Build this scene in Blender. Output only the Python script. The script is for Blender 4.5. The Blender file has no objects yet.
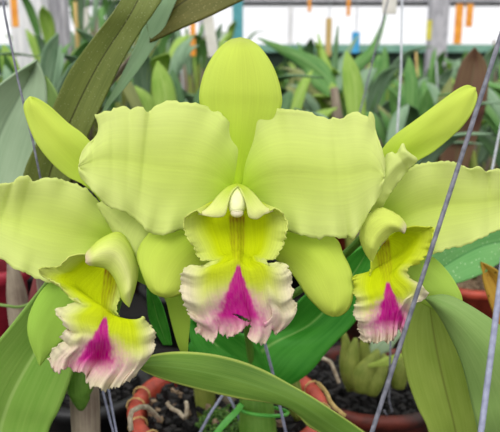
import bpy, math, random
from mathutils import Vector, noise
random.seed(7)
sc = bpy.context.scene
COL = sc.collection

# ------------------------------------------------------------------ camera
F = 600.0
PITCH = math.radians(12)
cam_d = bpy.data.cameras.new('camera')
cam = bpy.data.objects.new('camera', cam_d)
COL.objects.link(cam)
cam.location = (0, 0, 0)
cam.rotation_euler = (math.radians(90) - PITCH, 0, 0)
cam_d.sensor_width = 36.0
cam_d.lens = 36.0 * F / 500.0
cam_d.clip_start = 0.01
cam_d.clip_end = 60
cam_d.dof.use_dof = True
cam_d.dof.focus_distance = 0.30
cam_d.dof.aperture_fstop = 15
sc.camera = cam

# ------------------------------------------------------------------ light
world = bpy.data.worlds.new('sky')
sc.world = world
world.use_nodes = True
wn = world.node_tree
wn.nodes.clear()
wo = wn.nodes.new('ShaderNodeOutputWorld')
wb = wn.nodes.new('ShaderNodeBackground')
wtc = wn.nodes.new('ShaderNodeTexCoord')
wsep = wn.nodes.new('ShaderNodeSeparateXYZ')
wr = wn.nodes.new('ShaderNodeValToRGB')
wr.color_ramp.elements[0].position = 0.42
wr.color_ramp.elements[0].color = (0.22, 0.23, 0.21, 1)
wr.color_ramp.elements[1].position = 0.5
wr.color_ramp.elements[1].color = (1.0, 1.0, 1.02, 1)
wm = wn.nodes.new('ShaderNodeMath'); wm.operation = 'MULTIPLY_ADD'
wm.inputs[1].default_value = 0.5; wm.inputs[2].default_value = 0.5
wn.links.new(wtc.outputs['Generated'], wsep.inputs[0])
wn.links.new(wsep.outputs['Z'], wm.inputs[0])
wn.links.new(wm.outputs[0], wr.inputs[0])
wn.links.new(wr.outputs[0], wb.inputs[0])
wb.inputs[1].default_value = 1.25
wn.links.new(wb.outputs[0], wo.inputs[0])

sun_d = bpy.data.lights.new('sun', 'SUN')
sun = bpy.data.objects.new('sun', sun_d)
COL.objects.link(sun)
sun_d.energy = 1.5
sun_d.angle = math.radians(40)
sun_d.color = (1.0, 0.99, 0.95)
sun.rotation_euler = (math.radians(42), 0, math.radians(-22))

sc.view_settings.view_transform = 'Standard'
sc.view_settings.look = 'None'
sc.view_settings.gamma = 1
sc.view_settings.use_curve_mapping = False
sc.view_settings.exposure = 0.0

# ------------------------------------------------------------------ helpers
CP, SP = math.cos(PITCH), math.sin(PITCH)
FWD = Vector((0, CP, -SP)); UP = Vector((0, SP, CP)); RT = Vector((1, 0, 0))

def P(u, v, d):
    """the place in the world seen at photograph position u, v, at distance d"""
    return FWD * d + RT * ((u - 250) / F * d) + UP * ((216 - v) / F * d)

def lin(c):
    c = c / 255.0
    return c / 12.92 if c <= 0.04045 else ((c + 0.055) / 1.055) ** 2.4

def S(r, g, b):
    return (lin(r), lin(g), lin(b))

def mix(a, b, t):
    t = max(0.0, min(1.0, t))
    return tuple(a[i] + (b[i] - a[i]) * t for i in range(3))

def sm(a, b, x):
    if a == b: return 0.0 if x < a else 1.0
    t = max(0.0, min(1.0, (x - a) / (b - a)))
    return t * t * (3 - 2 * t)

def nz(x, y, z=0.0):
    return noise.noise(Vector((x, y, z)))

def spline(pts, n, smooth=True):
    """n points evenly along a polyline / Catmull-Rom through pts"""
    pts = [tuple(map(float, p)) for p in pts]
    dim = len(pts[0])
    dense = []
    if smooth and len(pts) > 2:
        for i in range(len(pts) - 1):
            p0 = pts[max(i - 1, 0)]; p1 = pts[i]; p2 = pts[i + 1]; p3 = pts[min(i + 2, len(pts) - 1)]
            for k in range(8):
                t = k / 8.0
                dense.append(tuple(0.5 * (2 * p1[j] + (p2[j] - p0[j]) * t + (2 * p0[j] - 5 * p1[j] + 4 * p2[j] - p3[j]) * t * t
                                          + (3 * p1[j] - p0[j] - 3 * p2[j] + p3[j]) * t ** 3) for j in range(dim)))
        dense.append(pts[-1])
    else:
        dense = pts
    L = [0.0]
    for a, b in zip(dense, dense[1:]):
        L.append(L[-1] + math.dist(a[:2], b[:2]) + 1e-9)
    out = []; k = 0
    for i in range(n):
        s = L[-1] * i / (n - 1)
        while k < len(dense) - 2 and L[k + 1] < s: k += 1
        t = (s - L[k]) / (L[k + 1] - L[k])
        t = max(0, min(1, t))
        out.append([dense[k][j] + (dense[k + 1][j] - dense[k][j]) * t for j in range(dim)])
    return out

def soften(pts, k=7, it=3):
    """the same line without its small notches"""
    n = len(pts); cur = [list(p) for p in pts]
    for _ in range(it):
        nxt = []
        for i in range(n):
            h = min(k, i, n - 1 - i)
            seg = cur[i - h:i + h + 1]
            nxt.append([sum(p[j] for p in seg) / len(seg) for j in range(len(pts[0]))])
        cur = nxt
    return cur

def link(name, me, mat, parent=None):
    o = bpy.data.objects.new(name, me)
    COL.objects.link(o)
    if mat: me.materials.append(mat)
    if parent is not None:
        o.parent = parent
        o.matrix_parent_inverse = parent.matrix_basis.inverted()
    return o

def mesh(name, verts, faces, mat, parent=None, smooth=True, cols=None, uvs=None):
    me = bpy.data.meshes.new(name)
    me.from_pydata([tuple(v) for v in verts], [], faces)
    if smooth:
        me.polygons.foreach_set('use_smooth', [True] * len(me.polygons))
    if cols is not None:
        a = me.color_attributes.new('pig', 'FLOAT_COLOR', 'POINT')
        for i, c in enumerate(cols): a.data[i].color = (c[0], c[1], c[2], 1)
    if uvs is not None:
        uv = me.uv_layers.new(name='UVMap')
        for lp in me.loops: uv.data[lp.index].uv = uvs[lp.vertex_index]
    me.update()
    return link(name, me, mat, parent)

def sheet(name, grid, mat, parent=None, thick=0.0006, cols=None, closed=False, gap=None):
    """a thin living sheet of real thickness from a grid of world points"""
    n, m = len(grid), len(grid[0])
    v = [p for row in grid for p in row]
    f = []
    for i in range(n - 1):
        for j in range(m - 1 if not closed else m):
            j2 = (j + 1) % m
            if gap:
                q = grid[i][j]
                dd_ = q.dot(FWD)
                if gap(250 + q.dot(RT) / dd_ * F, 216 - q.dot(UP) / dd_ * F): continue
            f.append((i * m + j, i * m + j2, (i + 1) * m + j2, (i + 1) * m + j))
    uvs = [(i / (n - 1), j / (m - 1)) for i in range(n) for j in range(m)]
    c = [x for row in cols for x in row] if cols else None
    o = mesh(name, v, f, mat, parent, cols=c, uvs=uvs)
    if thick:
        md = o.modifiers.new('thickness', 'SOLIDIFY')
        md.thickness = thick; md.offset = 0
        md.use_rim = True
    return o

def tube(name, pts, rad, mat, parent=None, seg=10, caps=True):
    """solid round bar through world points; rad a number or one per point"""
    pts = [Vector(p) for p in pts]
    n = len(pts)
    if not hasattr(rad, '__len__'): rad = [rad] * n
    verts, faces = [], []
    ref = Vector((0.13, 0.21, 0.97))
    for i, p in enumerate(pts):
        t = (pts[min(i + 1, n - 1)] - pts[max(i - 1, 0)]).normalized()
        if abs(t.dot(ref)) > 0.95: ref = Vector((0.97, 0.1, 0.2))
        a = (ref - t * ref.dot(t)).normalized(); b = t.cross(a)
        for k in range(seg):
            th = 2 * math.pi * k / seg
            verts.append(p + (a * math.cos(th) + b * math.sin(th)) * rad[i])
    for i in range(n - 1):
        for k in range(seg):
            k2 = (k + 1) % seg
            faces.append((i * seg + k, i * seg + k2, (i + 1) * seg + k2, (i + 1) * seg + k))
    if caps:
        faces.append(tuple(range(seg))[::-1]); faces.append(tuple(range((n - 1) * seg, n * seg)))
    uvs = [(i / (n - 1), k / seg) for i in range(n) for k in range(seg)]
    return mesh(name, verts, faces, mat, parent, uvs=uvs)

def lathe(name, prof, mat, parent=None, seg=56, loc=(0, 0, 0)):
    verts, faces = [], []
    L = Vector(loc)
    for r, z in prof:
        for k in range(seg):
            a = 2 * math.pi * k / seg
            verts.append(L + Vector((r * math.cos(a), r * math.sin(a), z)))
    for i in range(len(prof) - 1):
        for k in range(seg):
            k2 = (k + 1) % seg
            faces.append((i * seg + k, i * seg + k2, (i + 1) * seg + k2, (i + 1) * seg + k))
    return mesh(name, verts, faces, mat, parent)

def box(name, c, s, mat, parent=None, rot=0.0, bevel=0.0):
    vs = []
    for dz in (-.5, .5):
        for dx, dy in ((-.5, -.5), (.5, -.5), (.5, .5), (-.5, .5)):
            x, y = dx * s[0], dy * s[1]
            vs.append((c[0] + x * math.cos(rot) - y * math.sin(rot), c[1] + x * math.sin(rot) + y * math.cos(rot), c[2] + dz * s[2]))
    o = mesh(name, vs, [(0, 3, 2, 1), (4, 5, 6, 7), (0, 1, 5, 4), (1, 2, 6, 5), (2, 3, 7, 6), (3, 0, 4, 7)], mat, parent, smooth=False)
    if bevel:
        b = o.modifiers.new('edge', 'BEVEL'); b.width = bevel; b.segments = 2
    return o

def thing(name, label, cat, loc=(0, 0, 0), group=None):
    o = bpy.data.objects.new(name, None)
    COL.objects.link(o)
    o.location = loc
    o.empty_display_size = 0.02
    return tag(o, label, cat, group)

def tag(o, label, cat, group=None, kind=None):
    o['label'] = label; o['category'] = cat
    if group: o['group'] = group
    if kind: o['kind'] = kind
    return o

def struct(o):
    o['kind'] = 'structure'
    return o

# ------------------------------------------------------------------ materials
def base_mat(name):
    m = bpy.data.materials.new(name); m.use_nodes = True
    nt = m.node_tree; nt.nodes.clear()
    out = nt.nodes.new('ShaderNodeOutputMaterial')
    bs = nt.nodes.new('ShaderNodeBsdfPrincipled')
    nt.links.new(bs.outputs[0], out.inputs[0])
    return m, nt, bs, out

def petal_mat(name, spec=0.12, rough=0.6, trans=0.3, veins=0.035, bump=0.14):
    """pigment is a vertex attribute (the flower's own pattern), with fine veins and sparkle cells"""
    m, nt, bs, out = base_mat(name)
    at = nt.nodes.new('ShaderNodeAttribute'); at.attribute_name = 'pig'
    uv = nt.nodes.new('ShaderNodeUVMap')
    mp = nt.nodes.new('ShaderNodeMapping'); mp.inputs['Scale'].default_value = (3, 46, 1)
    nt.links.new(uv.outputs[0], mp.inputs[0])
    ns = nt.nodes.new('ShaderNodeTexNoise'); ns.inputs['Scale'].default_value = 1.0; ns.inputs['Detail'].default_value = 3
    nt.links.new(mp.outputs[0], ns.inputs['Vector'])
    tc = nt.nodes.new('ShaderNodeTexCoord')
    n2 = nt.nodes.new('ShaderNodeTexNoise'); n2.inputs['Scale'].default_value = 900; n2.inputs['Detail'].default_value = 2
    nt.links.new(tc.outputs['Object'], n2.inputs['Vector'])
    mr = nt.nodes.new('ShaderNodeMapRange')
    mr.inputs['From Min'].default_value = 0.3; mr.inputs['From Max'].default_value = 0.7
    mr.inputs['To Min'].default_value = 1 - veins; mr.inputs['To Max'].default_value = 1 + veins
    nt.links.new(ns.outputs['Fac'], mr.inputs['Value'])
    mu = nt.nodes.new('ShaderNodeVectorMath'); mu.operation = 'SCALE'
    nt.links.new(at.outputs['Color'], mu.inputs[0]); nt.links.new(mr.outputs[0], mu.inputs['Scale'])
    nt.links.new(mu.outputs[0], bs.inputs['Base Color'])
    bs.inputs['Roughness'].default_value = rough
    bs.inputs['Specular IOR Level'].default_value = spec
    ad = nt.nodes.new('ShaderNodeMath'); ad.operation = 'ADD'
    nt.links.new(ns.outputs['Fac'], ad.inputs[0]); nt.links.new(n2.outputs['Fac'], ad.inputs[1])
    bp = nt.nodes.new('ShaderNodeBump'); bp.inputs['Strength'].default_value = bump; bp.inputs['Distance'].default_value = 0.0006
    nt.links.new(ad.outputs[0], bp.inputs['Height']); nt.links.new(bp.outputs[0], bs.inputs['Normal'])
    tr = nt.nodes.new('ShaderNodeBsdfTranslucent'); nt.links.new(mu.outputs[0], tr.inputs[0])
    mx = nt.nodes.new('ShaderNodeMixShader'); mx.inputs[0].default_value = trans
    nt.links.new(bs.outputs[0], mx.inputs[1]); nt.links.new(tr.outputs[0], mx.inputs[2])
    nt.links.new(mx.outputs[0], out.inputs[0])
    return m

def leaf_mat(name, c1, c2, rib=None, rough=0.42, speck=None, trans=0.12, edge=None, mottled=4.0, spec=0.16):
    m, nt, bs, out = base_mat(name)
    uv = nt.nodes.new('ShaderNodeUVMap')
    mp = nt.nodes.new('ShaderNodeMapping'); mp.inputs['Scale'].default_value = (1.5, 30, 1)
    nt.links.new(uv.outputs[0], mp.inputs[0])
    vn = nt.nodes.new('ShaderNodeTexNoise'); vn.inputs['Scale'].default_value = 1; vn.inputs['Detail'].default_value = 3
    nt.links.new(mp.outputs[0], vn.inputs['Vector'])
    mo = nt.nodes.new('ShaderNodeTexNoise'); mo.inputs['Scale'].default_value = mottled; mo.inputs['Detail'].default_value = 4
    nt.links.new(uv.outputs[0], mo.inputs['Vector'])
    av = nt.nodes.new('ShaderNodeMix'); av.data_type = 'FLOAT'; av.inputs[0].default_value = 0.6
    nt.links.new(vn.outputs['Fac'], av.inputs[2]); nt.links.new(mo.outputs['Fac'], av.inputs[3])
    rp = nt.nodes.new('ShaderNodeValToRGB')
    rp.color_ramp.elements[0].position = 0.36; rp.color_ramp.elements[0].color = (*c1, 1)
    rp.color_ramp.elements[1].position = 0.64; rp.color_ramp.elements[1].color = (*c2, 1)
    nt.links.new(av.outputs[0], rp.inputs[0])
    cur = rp.outputs[0]
    sp = nt.nodes.new('ShaderNodeSeparateXYZ'); nt.links.new(uv.outputs[0], sp.inputs[0])
    def band(center, w, col, cur):
        a = nt.nodes.new('ShaderNodeMath'); a.operation = 'SUBTRACT'; a.inputs[1].default_value = center
        nt.links.new(sp.outputs['Y'], a.inputs[0])
        b = nt.nodes.new('ShaderNodeMath'); b.operation = 'ABSOLUTE'; nt.links.new(a.outputs[0], b.inputs[0])
        r = nt.nodes.new('ShaderNodeMapRange'); r.inputs['From Min'].default_value = w * 0.4; r.inputs['From Max'].default_value = w
        r.inputs['To Min'].default_value = 0.85; r.inputs['To Max'].default_value = 0
        nt.links.new(b.outputs[0], r.inputs['Value'])
        mx = nt.nodes.new('ShaderNodeMix'); mx.data_type = 'RGBA'
        nt.links.new(r.outputs[0], mx.inputs[0]); nt.links.new(cur, mx.inputs[6]); mx.inputs[7].default_value = (*col, 1)
        return mx.outputs[2]
    if rib: cur = band(0.5, 0.03, rib, cur)
    if edge:
        cur = band(0.0, 0.07, edge, cur); cur = band(1.0, 0.07, edge, cur)
    tc = nt.nodes.new('ShaderNodeTexCoord')
    if speck:
        vo = nt.nodes.new('ShaderNodeTexVoronoi'); vo.inputs['Scale'].default_value = speck[1]
        nt.links.new(tc.outputs['Object'], vo.inputs['Vector'])
        r = nt.nodes.new('ShaderNodeMapRange'); r.inputs['From Min'].default_value = 0.10; r.inputs['From Max'].default_value = 0.22
        r.inputs['To Min'].default_value = 0.75; r.inputs['To Max'].default_value = 0
        nt.links.new(vo.outputs['Distance'], r.inputs['Value'])
        mx = nt.nodes.new('ShaderNodeMix'); mx.data_type = 'RGBA'
        nt.links.new(r.outputs[0], mx.inputs[0]); nt.links.new(cur, mx.inputs[6]); mx.inputs[7].default_value = (*speck[0], 1)
        cur = mx.outputs[2]
    nt.links.new(cur, bs.inputs['Base Color'])
    bs.inputs['Roughness'].default_value = rough
    bs.inputs['Specular IOR Level'].default_value = spec
    bp = nt.nodes.new('ShaderNodeBump'); bp.inputs['Strength'].default_value = 0.25; bp.inputs['Distance'].default_value = 0.001
    nt.links.new(vn.outputs['Fac'], bp.inputs['Height']); nt.links.new(bp.outputs[0], bs.inputs['Normal'])
    tr = nt.nodes.new('ShaderNodeBsdfTranslucent'); nt.links.new(cur, tr.inputs[0])
    mxs = nt.nodes.new('ShaderNodeMixShader'); mxs.inputs[0].default_value = trans
    nt.links.new(bs.outputs[0], mxs.inputs[1]); nt.links.new(tr.outputs[0], mxs.inputs[2])
    nt.links.new(mxs.outputs[0], out.inputs[0])
    return m

def rough_mat(name, c1, c2, scale=60, rough=0.7, bump=0.3, stretch=(1, 1, 1), metal=0.0, dist=0.002):
    m, nt, bs, out = base_mat(name)
    tc = nt.nodes.new('ShaderNodeTexCoord')
    mp = nt.nodes.new('ShaderNodeMapping'); mp.inputs['Scale'].default_value = stretch
    nt.links.new(tc.outputs['Object'], mp.inputs[0])
    ns = nt.nodes.new('ShaderNodeTexNoise'); ns.inputs['Scale'].default_value = scale; ns.inputs['Detail'].default_value = 5
    nt.links.new(mp.outputs[0], ns.inputs['Vector'])
    rp = nt.nodes.new('ShaderNodeValToRGB')
    rp.color_ramp.elements[0].position = 0.38; rp.color_ramp.elements[0].color = (*c1, 1)
    rp.color_ramp.elements[1].position = 0.62; rp.color_ramp.elements[1].color = (*c2, 1)
    nt.links.new(ns.outputs['Fac'], rp.inputs[0]); nt.links.new(rp.outputs[0], bs.inputs['Base Color'])
    bs.inputs['Roughness'].default_value = rough; bs.inputs['Metallic'].default_value = metal
    bp = nt.nodes.new('ShaderNodeBump'); bp.inputs['Strength'].default_value = bump; bp.inputs['Distance'].default_value = dist
    nt.links.new(ns.outputs['Fac'], bp.inputs['Height']); nt.links.new(bp.outputs[0], bs.inputs['Normal'])
    return m

M_PETAL = petal_mat('petal_skin')
M_LIP = petal_mat('lip_skin', spec=0.03, rough=0.8, trans=0.18, veins=0.08, bump=0.4)
M_WHITE = petal_mat('anther_skin', veins=0.02, trans=0.2)
M_OLIVE = leaf_mat('olive_leaf', S(100, 112, 54), S(122, 132, 68), rib=S(60, 58, 34), speck=(S(150, 155, 105), 480), rough=0.5)
M_OLIVE2 = leaf_mat('olive_brown_leaf', S(88, 90, 40), S(112, 108, 55), rib=S(70, 70, 36), speck=(S(150, 145, 95), 420), rough=0.5)
M_GREY = leaf_mat('grey_green_leaf', S(148, 172, 136), S(166, 188, 152), rib=S(124, 146, 114), rough=0.55)
M_BLUE = leaf_mat('blue_green_leaf', S(150, 186, 140), S(166, 198, 154), rough=0.5)
M_BROAD = leaf_mat('broad_leaf', S(116, 160, 62), S(144, 180, 84), rib=S(160, 192, 104), rough=0.5, trans=0.18, mottled=2.2)
M_FRONT = leaf_mat('front_leaf', S(100, 140, 54), S(124, 160, 68), rib=S(122, 160, 74), edge=S(196, 214, 104), rough=0.32)
M_DEEP = leaf_mat('deep_green_leaf', S(54, 138, 40), S(84, 166, 60), rib=S(142, 192, 100), rough=0.4)
M_PALE = leaf_mat('pale_green_leaf', S(108, 172, 96), S(130, 188, 112), rib=S(90, 150, 84), speck=(S(190, 220, 170), 260), rough=0.45)
M_YELLOW = leaf_mat('yellow_green_leaf', S(154, 178, 76), S(176, 196, 94), rib=S(140, 152, 70), rough=0.4, trans=0.2)
M_SAGE = leaf_mat('sage_leaf', S(118, 150, 78), S(136, 164, 92), rough=0.65)
M_MAROON = leaf_mat('maroon_leaf', S(96, 62, 52), S(112, 92, 64), rib=S(94, 90, 60), rough=0.5)
M_DRY = leaf_mat('dry_leaf', S(160, 110, 40), S(196, 160, 60), rib=S(120, 80, 40), speck=(S(60, 40, 25), 160), rough=0.6)
M_BUD = leaf_mat('bud_sheath', S(150, 190, 60), S(182, 210, 84), rough=0.45, trans=0.25)
M_BULB = leaf_mat('bulb_skin', S(104, 120, 46), S(140, 148, 70), rough=0.45, mottled=6)
M_GREENBULB = leaf_mat('green_bulb_skin', S(84, 128, 44), S(110, 150, 62), rough=0.4, mottled=6)
M_SHEATH = leaf_mat('dry_sheath', S(120, 105, 92), S(158, 146, 126), rough=0.7)
M_REDSHEATH = leaf_mat('maroon_sheath', S(96, 40, 44), S(128, 64, 62), rough=0.6)
BG = [leaf_mat('hazy_leaf_green', S(84, 138, 68), S(126, 170, 96), rib=S(150, 186, 120), trans=0.25),  # background greens lightened: haze and missing sun put into the leaf colour
      leaf_mat('hazy_leaf_grey', S(118, 152, 116), S(150, 178, 144), rib=S(168, 192, 156), trans=0.25),
      leaf_mat('hazy_leaf_lime', S(140, 180, 72), S(176, 204, 104), rib=S(184, 208, 120), trans=0.3),
      leaf_mat('hazy_leaf_dark', S(72, 106, 70), S(102, 138, 86), rib=S(110, 146, 98), trans=0.2),
      leaf_mat('hazy_leaf_olive', S(130, 140, 84), S(156, 162, 102), rib=S(150, 160, 110), trans=0.25)]
M_TERRA = rough_mat('terracotta_plastic', S(152, 54, 36), S(186, 74, 52), 90, 0.5, 0.2)
M_CRIMSON = rough_mat('crimson_plastic', S(140, 26, 44), S(164, 36, 56), 70, 0.5, 0.2)
M_DARKTERRA = rough_mat('shaded_terracotta', S(48, 24, 18), S(112, 44, 30), 40, 0.6, 0.3)  # darker copy of the pot red; shade under the foliage put into its colour
M_BLACKPOT = rough_mat('black_plastic', S(14, 14, 15), S(24, 24, 25), 70, 0.5, 0.2)
M_BARK = rough_mat('bark', S(8, 7, 7), S(30, 26, 24), 120, 0.85, 0.8)
M_BARKTAN = rough_mat('tan_bark', S(96, 76, 58), S(150, 128, 100), 120, 0.85, 0.8)
M_MOSS = rough_mat('moss', S(40, 72, 22), S(84, 122, 42), 300, 0.95, 1.0)
M_ROOT = rough_mat('root', S(150, 134, 112), S(188, 176, 152), 200, 0.8, 0.4)
M_STEEL = rough_mat('grey_steel', S(92, 94, 104), S(124, 124, 134), 300, 0.55, 0.25, metal=0.15)
M_STEELB = rough_mat('pale_steel', S(140, 144, 168), S(164, 168, 190), 300, 0.5, 0.2, metal=0.1)
M_WHITEWIRE = rough_mat('white_wire', S(170, 174, 180), S(200, 204, 208), 300, 0.5, 0.1)
M_RAFFIA = rough_mat('raffia', S(180, 150, 90), S(206, 176, 112), 300, 0.8, 0.4)
M_TIE = rough_mat('green_plastic', S(64, 150, 46), S(86, 168, 60), 100, 0.35, 0.1)
M_WHITEWOOD = rough_mat('whitewashed_wood', S(214, 214, 216), S(238, 236, 236), 26, 0.8, 0.4, stretch=(6, 6, 0.7))
M_GREYWOOD = rough_mat('weathered_wood', S(150, 148, 154), S(196, 194, 198), 26, 0.85, 0.4, stretch=(6, 6, 0.7))
M_ORANGE = rough_mat('orange_tag', S(226, 140, 30), S(244, 164, 50), 40, 0.5, 0.1)
M_TEAL = rough_mat('teal_paint', S(66, 142, 150), S(84, 160, 166), 40, 0.5, 0.1)
M_BLUETAG = rough_mat('blue_tag', S(50, 150, 205), S(70, 170, 220), 40, 0.5, 0.1)
M_CREAM = rough_mat('cream_tag', S(206, 202, 190), S(222, 218, 208), 40, 0.6, 0.1)
M_GREENPAINT = rough_mat('green_paint', S(110, 158, 138), S(130, 176, 152), 30, 0.7, 0.2)
M_BEAM = rough_mat('dull_beam', S(122, 120, 130), S(150, 148, 156), 30, 0.7, 0.2)
M_BENCH = rough_mat('bench_wood', S(16, 14, 13), S(34, 30, 27), 30, 0.85, 0.4, stretch=(1, 8, 1))
M_GROUND = rough_mat('gravel_ground', S(62, 56, 50), S(98, 90, 80), 14, 0.95, 0.6)
M_NET = rough_mat('shade_net', S(28, 44, 34), S(44, 62, 48), 200, 0.9, 0.3)

# ------------------------------------------------------------------ setting
BZ = -0.385
struct(box('floor', (0, 3, -1.25), (16, 14, 0.1), M_GROUND))
for lab, y0, cnt in (('dark slatted bench carrying the three nearest flowers\' pots', 0.22, 13), ('second dark slatted bench carrying the blurred rows behind the aisle gap', 1.93, 12)):
    bench = thing('plant_bench', lab, 'bench', (0, y0, -1.2))
    y1 = y0 + (cnt - 1) * 0.116
    for k in range(cnt):
        box('slat', (0, y0 + k * 0.116, BZ - 0.0125), (6.0, 0.108, 0.024), M_BENCH, bench, bevel=0.003)
    for x in (-2.6, 0, 2.6):
        box('rail', (x, (y0 + y1) / 2, BZ - 0.055), (0.06, y1 - y0, 0.06), M_BENCH, bench)
        for y in (y0 + .1, y1 - .1):
            box('leg', (x, y, (BZ - 0.085 - 1.2) / 2), (0.06, 0.06, 1.2 + BZ - 0.085), M_BENCH, bench)

FY = 4.3   # the far open side of the greenhouse
def at_y(u, v, y):
    q = P(u, v, 1.0)
    return q * (y / q.y)
zt = at_y(250, 5, FY).z; zs = at_y(250, 46, FY).z
struct(box('wall_far_sill', (0, FY, (zs + -1.2) / 2), (12, 0.08, zs + 1.2), M_NET))
struct(box('trim_1', (0, FY - 0.06, zs - 0.02), (12, 0.05, 0.05), M_GREENPAINT))
struct(box('wall_far_beam', (0, FY, zt + 0.18), (12, 0.12, 0.36), M_BEAM))
struct(box('trim_2', (0, FY - 0.09, zt + 0.02), (12, 0.06, 0.03), M_GREYWOOD))

# translucent white plastic film closing the far side
def film():
    m, nt, bs, out = base_mat('plastic_film')
    tr = nt.nodes.new('ShaderNodeBsdfTranslucent'); tr.inputs[0].default_value = (0.95, 0.95, 0.97, 1)
    tp = nt.nodes.new('ShaderNodeBsdfTransparent')
    mx = nt.nodes.new('ShaderNodeMixShader'); mx.inputs[0].default_value = 0.75
    nt.links.new(tr.outputs[0], mx.inputs[1]); nt.links.new(tp.outputs[0], mx.inputs[2])
    nt.links.new(mx.outputs[0], out.inputs[0])
    return m
g = []
for i in range(2):
    row = []
    for j in range(241):
        x = -6 + 12 * j / 240
        row.append(Vector((x, FY + 0.03 + 0.012 * math.sin(j * 1.3), (zs, zt)[i])))
    g.append(row)
struct(sheet('window_1', g, film(), thick=0.0))

def post(name, u0, u1, y, mat, label, tilt=0.0, vtop=-140, cat='post'):
    a = at_y((u0 + u1) / 2, 60, y)
    w = (u1 - u0) / F * y
    top = at_y((u0 + u1) / 2 + tilt, vtop, y).z
    verts = []
    n = 14
    o = box(name, (0, 0, (top - 1.2) / 2), (w, w * 0.8, top + 1.2), mat, None, bevel=w * 0.06)
    o.location = (a.x, y, 0)
    o.rotation_euler = (0, math.radians(tilt), 0)
    return tag(o, label, cat)
post('wooden_post', 20, 51, 1.74, M_WHITEWOOD, 'broad whitewashed wooden post with dark scratches at the upper left', tilt=-2.0)
post('grey_post', 52, 70, 1.8, M_GREYWOOD, 'weathered grey wooden post just behind the broad white post')
post('thin_post', 200, 211, 3.5, M_GREYWOOD, 'thin grey post between the olive leaves and the central upper sepal')
post('teal_post', 233, 243, 3.5, M_TEAL, 'teal painted post directly above the central flower', vtop=-100)
post('grey_post', 427, 444, 3.5, M_GREYWOOD, 'grey wooden post against the white film at the upper right')

# ------------------------------------------------------------------ generic leaf builders (u, v, distance)
def blade(name, A, B, mat, parent, d0=None, bulge=0.0, fold=0.0, n=56, m=25, thick=0.0008, jag=0.0, ruf=0.0, rufk=9, colf=None, seed=0, smooth=True, sag=0.0, wave=0.0, dd=0.0):
    """a leaf or petal between two traced edges; bulge > 0 comes toward the viewer in the middle; fold > 0 is a V along the midrib"""
    def dep(pts):
        return [(p[0], p[1], p[2] if len(p) > 2 else d0) for p in pts]
    a = spline(dep(A), n, smooth); b = spline(dep(B), n, smooth)
    q_ = max(2, n // 14)
    sa, sb = soften(a, q_), soften(b, q_)
    grid, cols = [], []
    for i in range(n):
        s = i / (n - 1)
        row, crow = [], []
        for j in range(m):
            t = j / (m - 1)
            ka, kb = math.exp(-t * 16), math.exp(-(1 - t) * 16)
            u = sa[i][0] + (sb[i][0] - sa[i][0]) * t + (a[i][0] - sa[i][0]) * ka + (b[i][0] - sb[i][0]) * kb
            v = sa[i][1] + (sb[i][1] - sa[i][1]) * t + (a[i][1] - sa[i][1]) * ka + (b[i][1] - sb[i][1]) * kb
            d = a[i][2] + (b[i][2] - a[i][2]) * t
            e = abs(2 * t - 1)
            w = math.hypot(a[i][0] - b[i][0], a[i][1] - b[i][1])
            env = min(1, w / 20.0)
            d -= bulge * (1 - e * e) * env
            d += fold * (1 - e) * env
            tipd = min(1, (1 - s) * 6)
            edge = e ** 3
            if ruf:
                d += ruf * edge * env * math.sin(s * rufk * 6.283 * 0.5 + (2.1 if t > .5 else 0) + 2 * nz(s * 4, t, seed)) * sm(0.05, 0.3, s)
                d += ruf * 0.8 * sm(0.85, 1, s) * nz(t * 5, seed + 9) * 1.5
            if wave:
                d += wave * nz(s * 3.1 + seed, t * 2.3, seed * 1.7)
            if jag:
                k = e ** 10 * sm(0.1, 0.3, s)
                du, dv = (a[i][0] - b[i][0]) / (w + 1e-6), (a[i][1] - b[i][1]) / (w + 1e-6)
                q = jag * (nz(s * 38, (0 if t < .5 else 5), seed) + 0.6 * nz(s * 90, (0 if t < .5 else 5), seed)) * (1 if t < .5 else -1) * k
                u += du * q * env; v += dv * q * env
            d += sag * s * s + dd * (1 - s) ** 1.5
            row.append(P(u, v, d))
            if colf: crow.append(colf(s, t, u, v))
        grid.append(row); cols.append(crow)
    return sheet(name, grid, mat, parent, thick, cols if colf else None)

def strap(name, spine, widths, mat, parent, tilt=0.0, fold=0.15, n=28, m=9, thick=0.0012, world=False, side=None):
    """a leaf along a spine of (u, v, distance) or world points; width in pixels at that distance (or metres)"""
    if world:
        sp_ = spline([(p[0], p[1], p[2]) for p in spine], n)
        pts = [Vector(p) for p in sp_]
    else:
        pts = [P(*p) for p in spline(spine, n)]
    ws = spline([(i / (len(widths) - 1), w) for i, w in enumerate(widths)], 80)
    def wid(s):
        k = min(79, int(s * 79)); return max(0.0002, ws[k][1])
    grid = []
    for i, p in enumerate(pts):
        s = i / (n - 1)
        t = (pts[min(i + 1, n - 1)] - pts[max(i - 1, 0)]).normalized()
        if side is not None:
            sd = (side - t * side.dot(t)).normalized()
        else:
            view = p.normalized()
            sd = t.cross(view).normalized()
        nrm = sd.cross(t).normalized()
        sd = (sd * math.cos(tilt) + nrm * math.sin(tilt)).normalized()
        nrm = sd.cross(t).normalized()
        w = wid(s) * (1 if world else p.length / F)
        row = []
        for j in range(m):
            x = 2 * j / (m - 1) - 1
            row.append(p + sd * (x * w / 2) + nrm * (abs(x) * w / 2 * fold))
        grid.append(row)
    return sheet(name, grid, mat, parent, thick)

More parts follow.
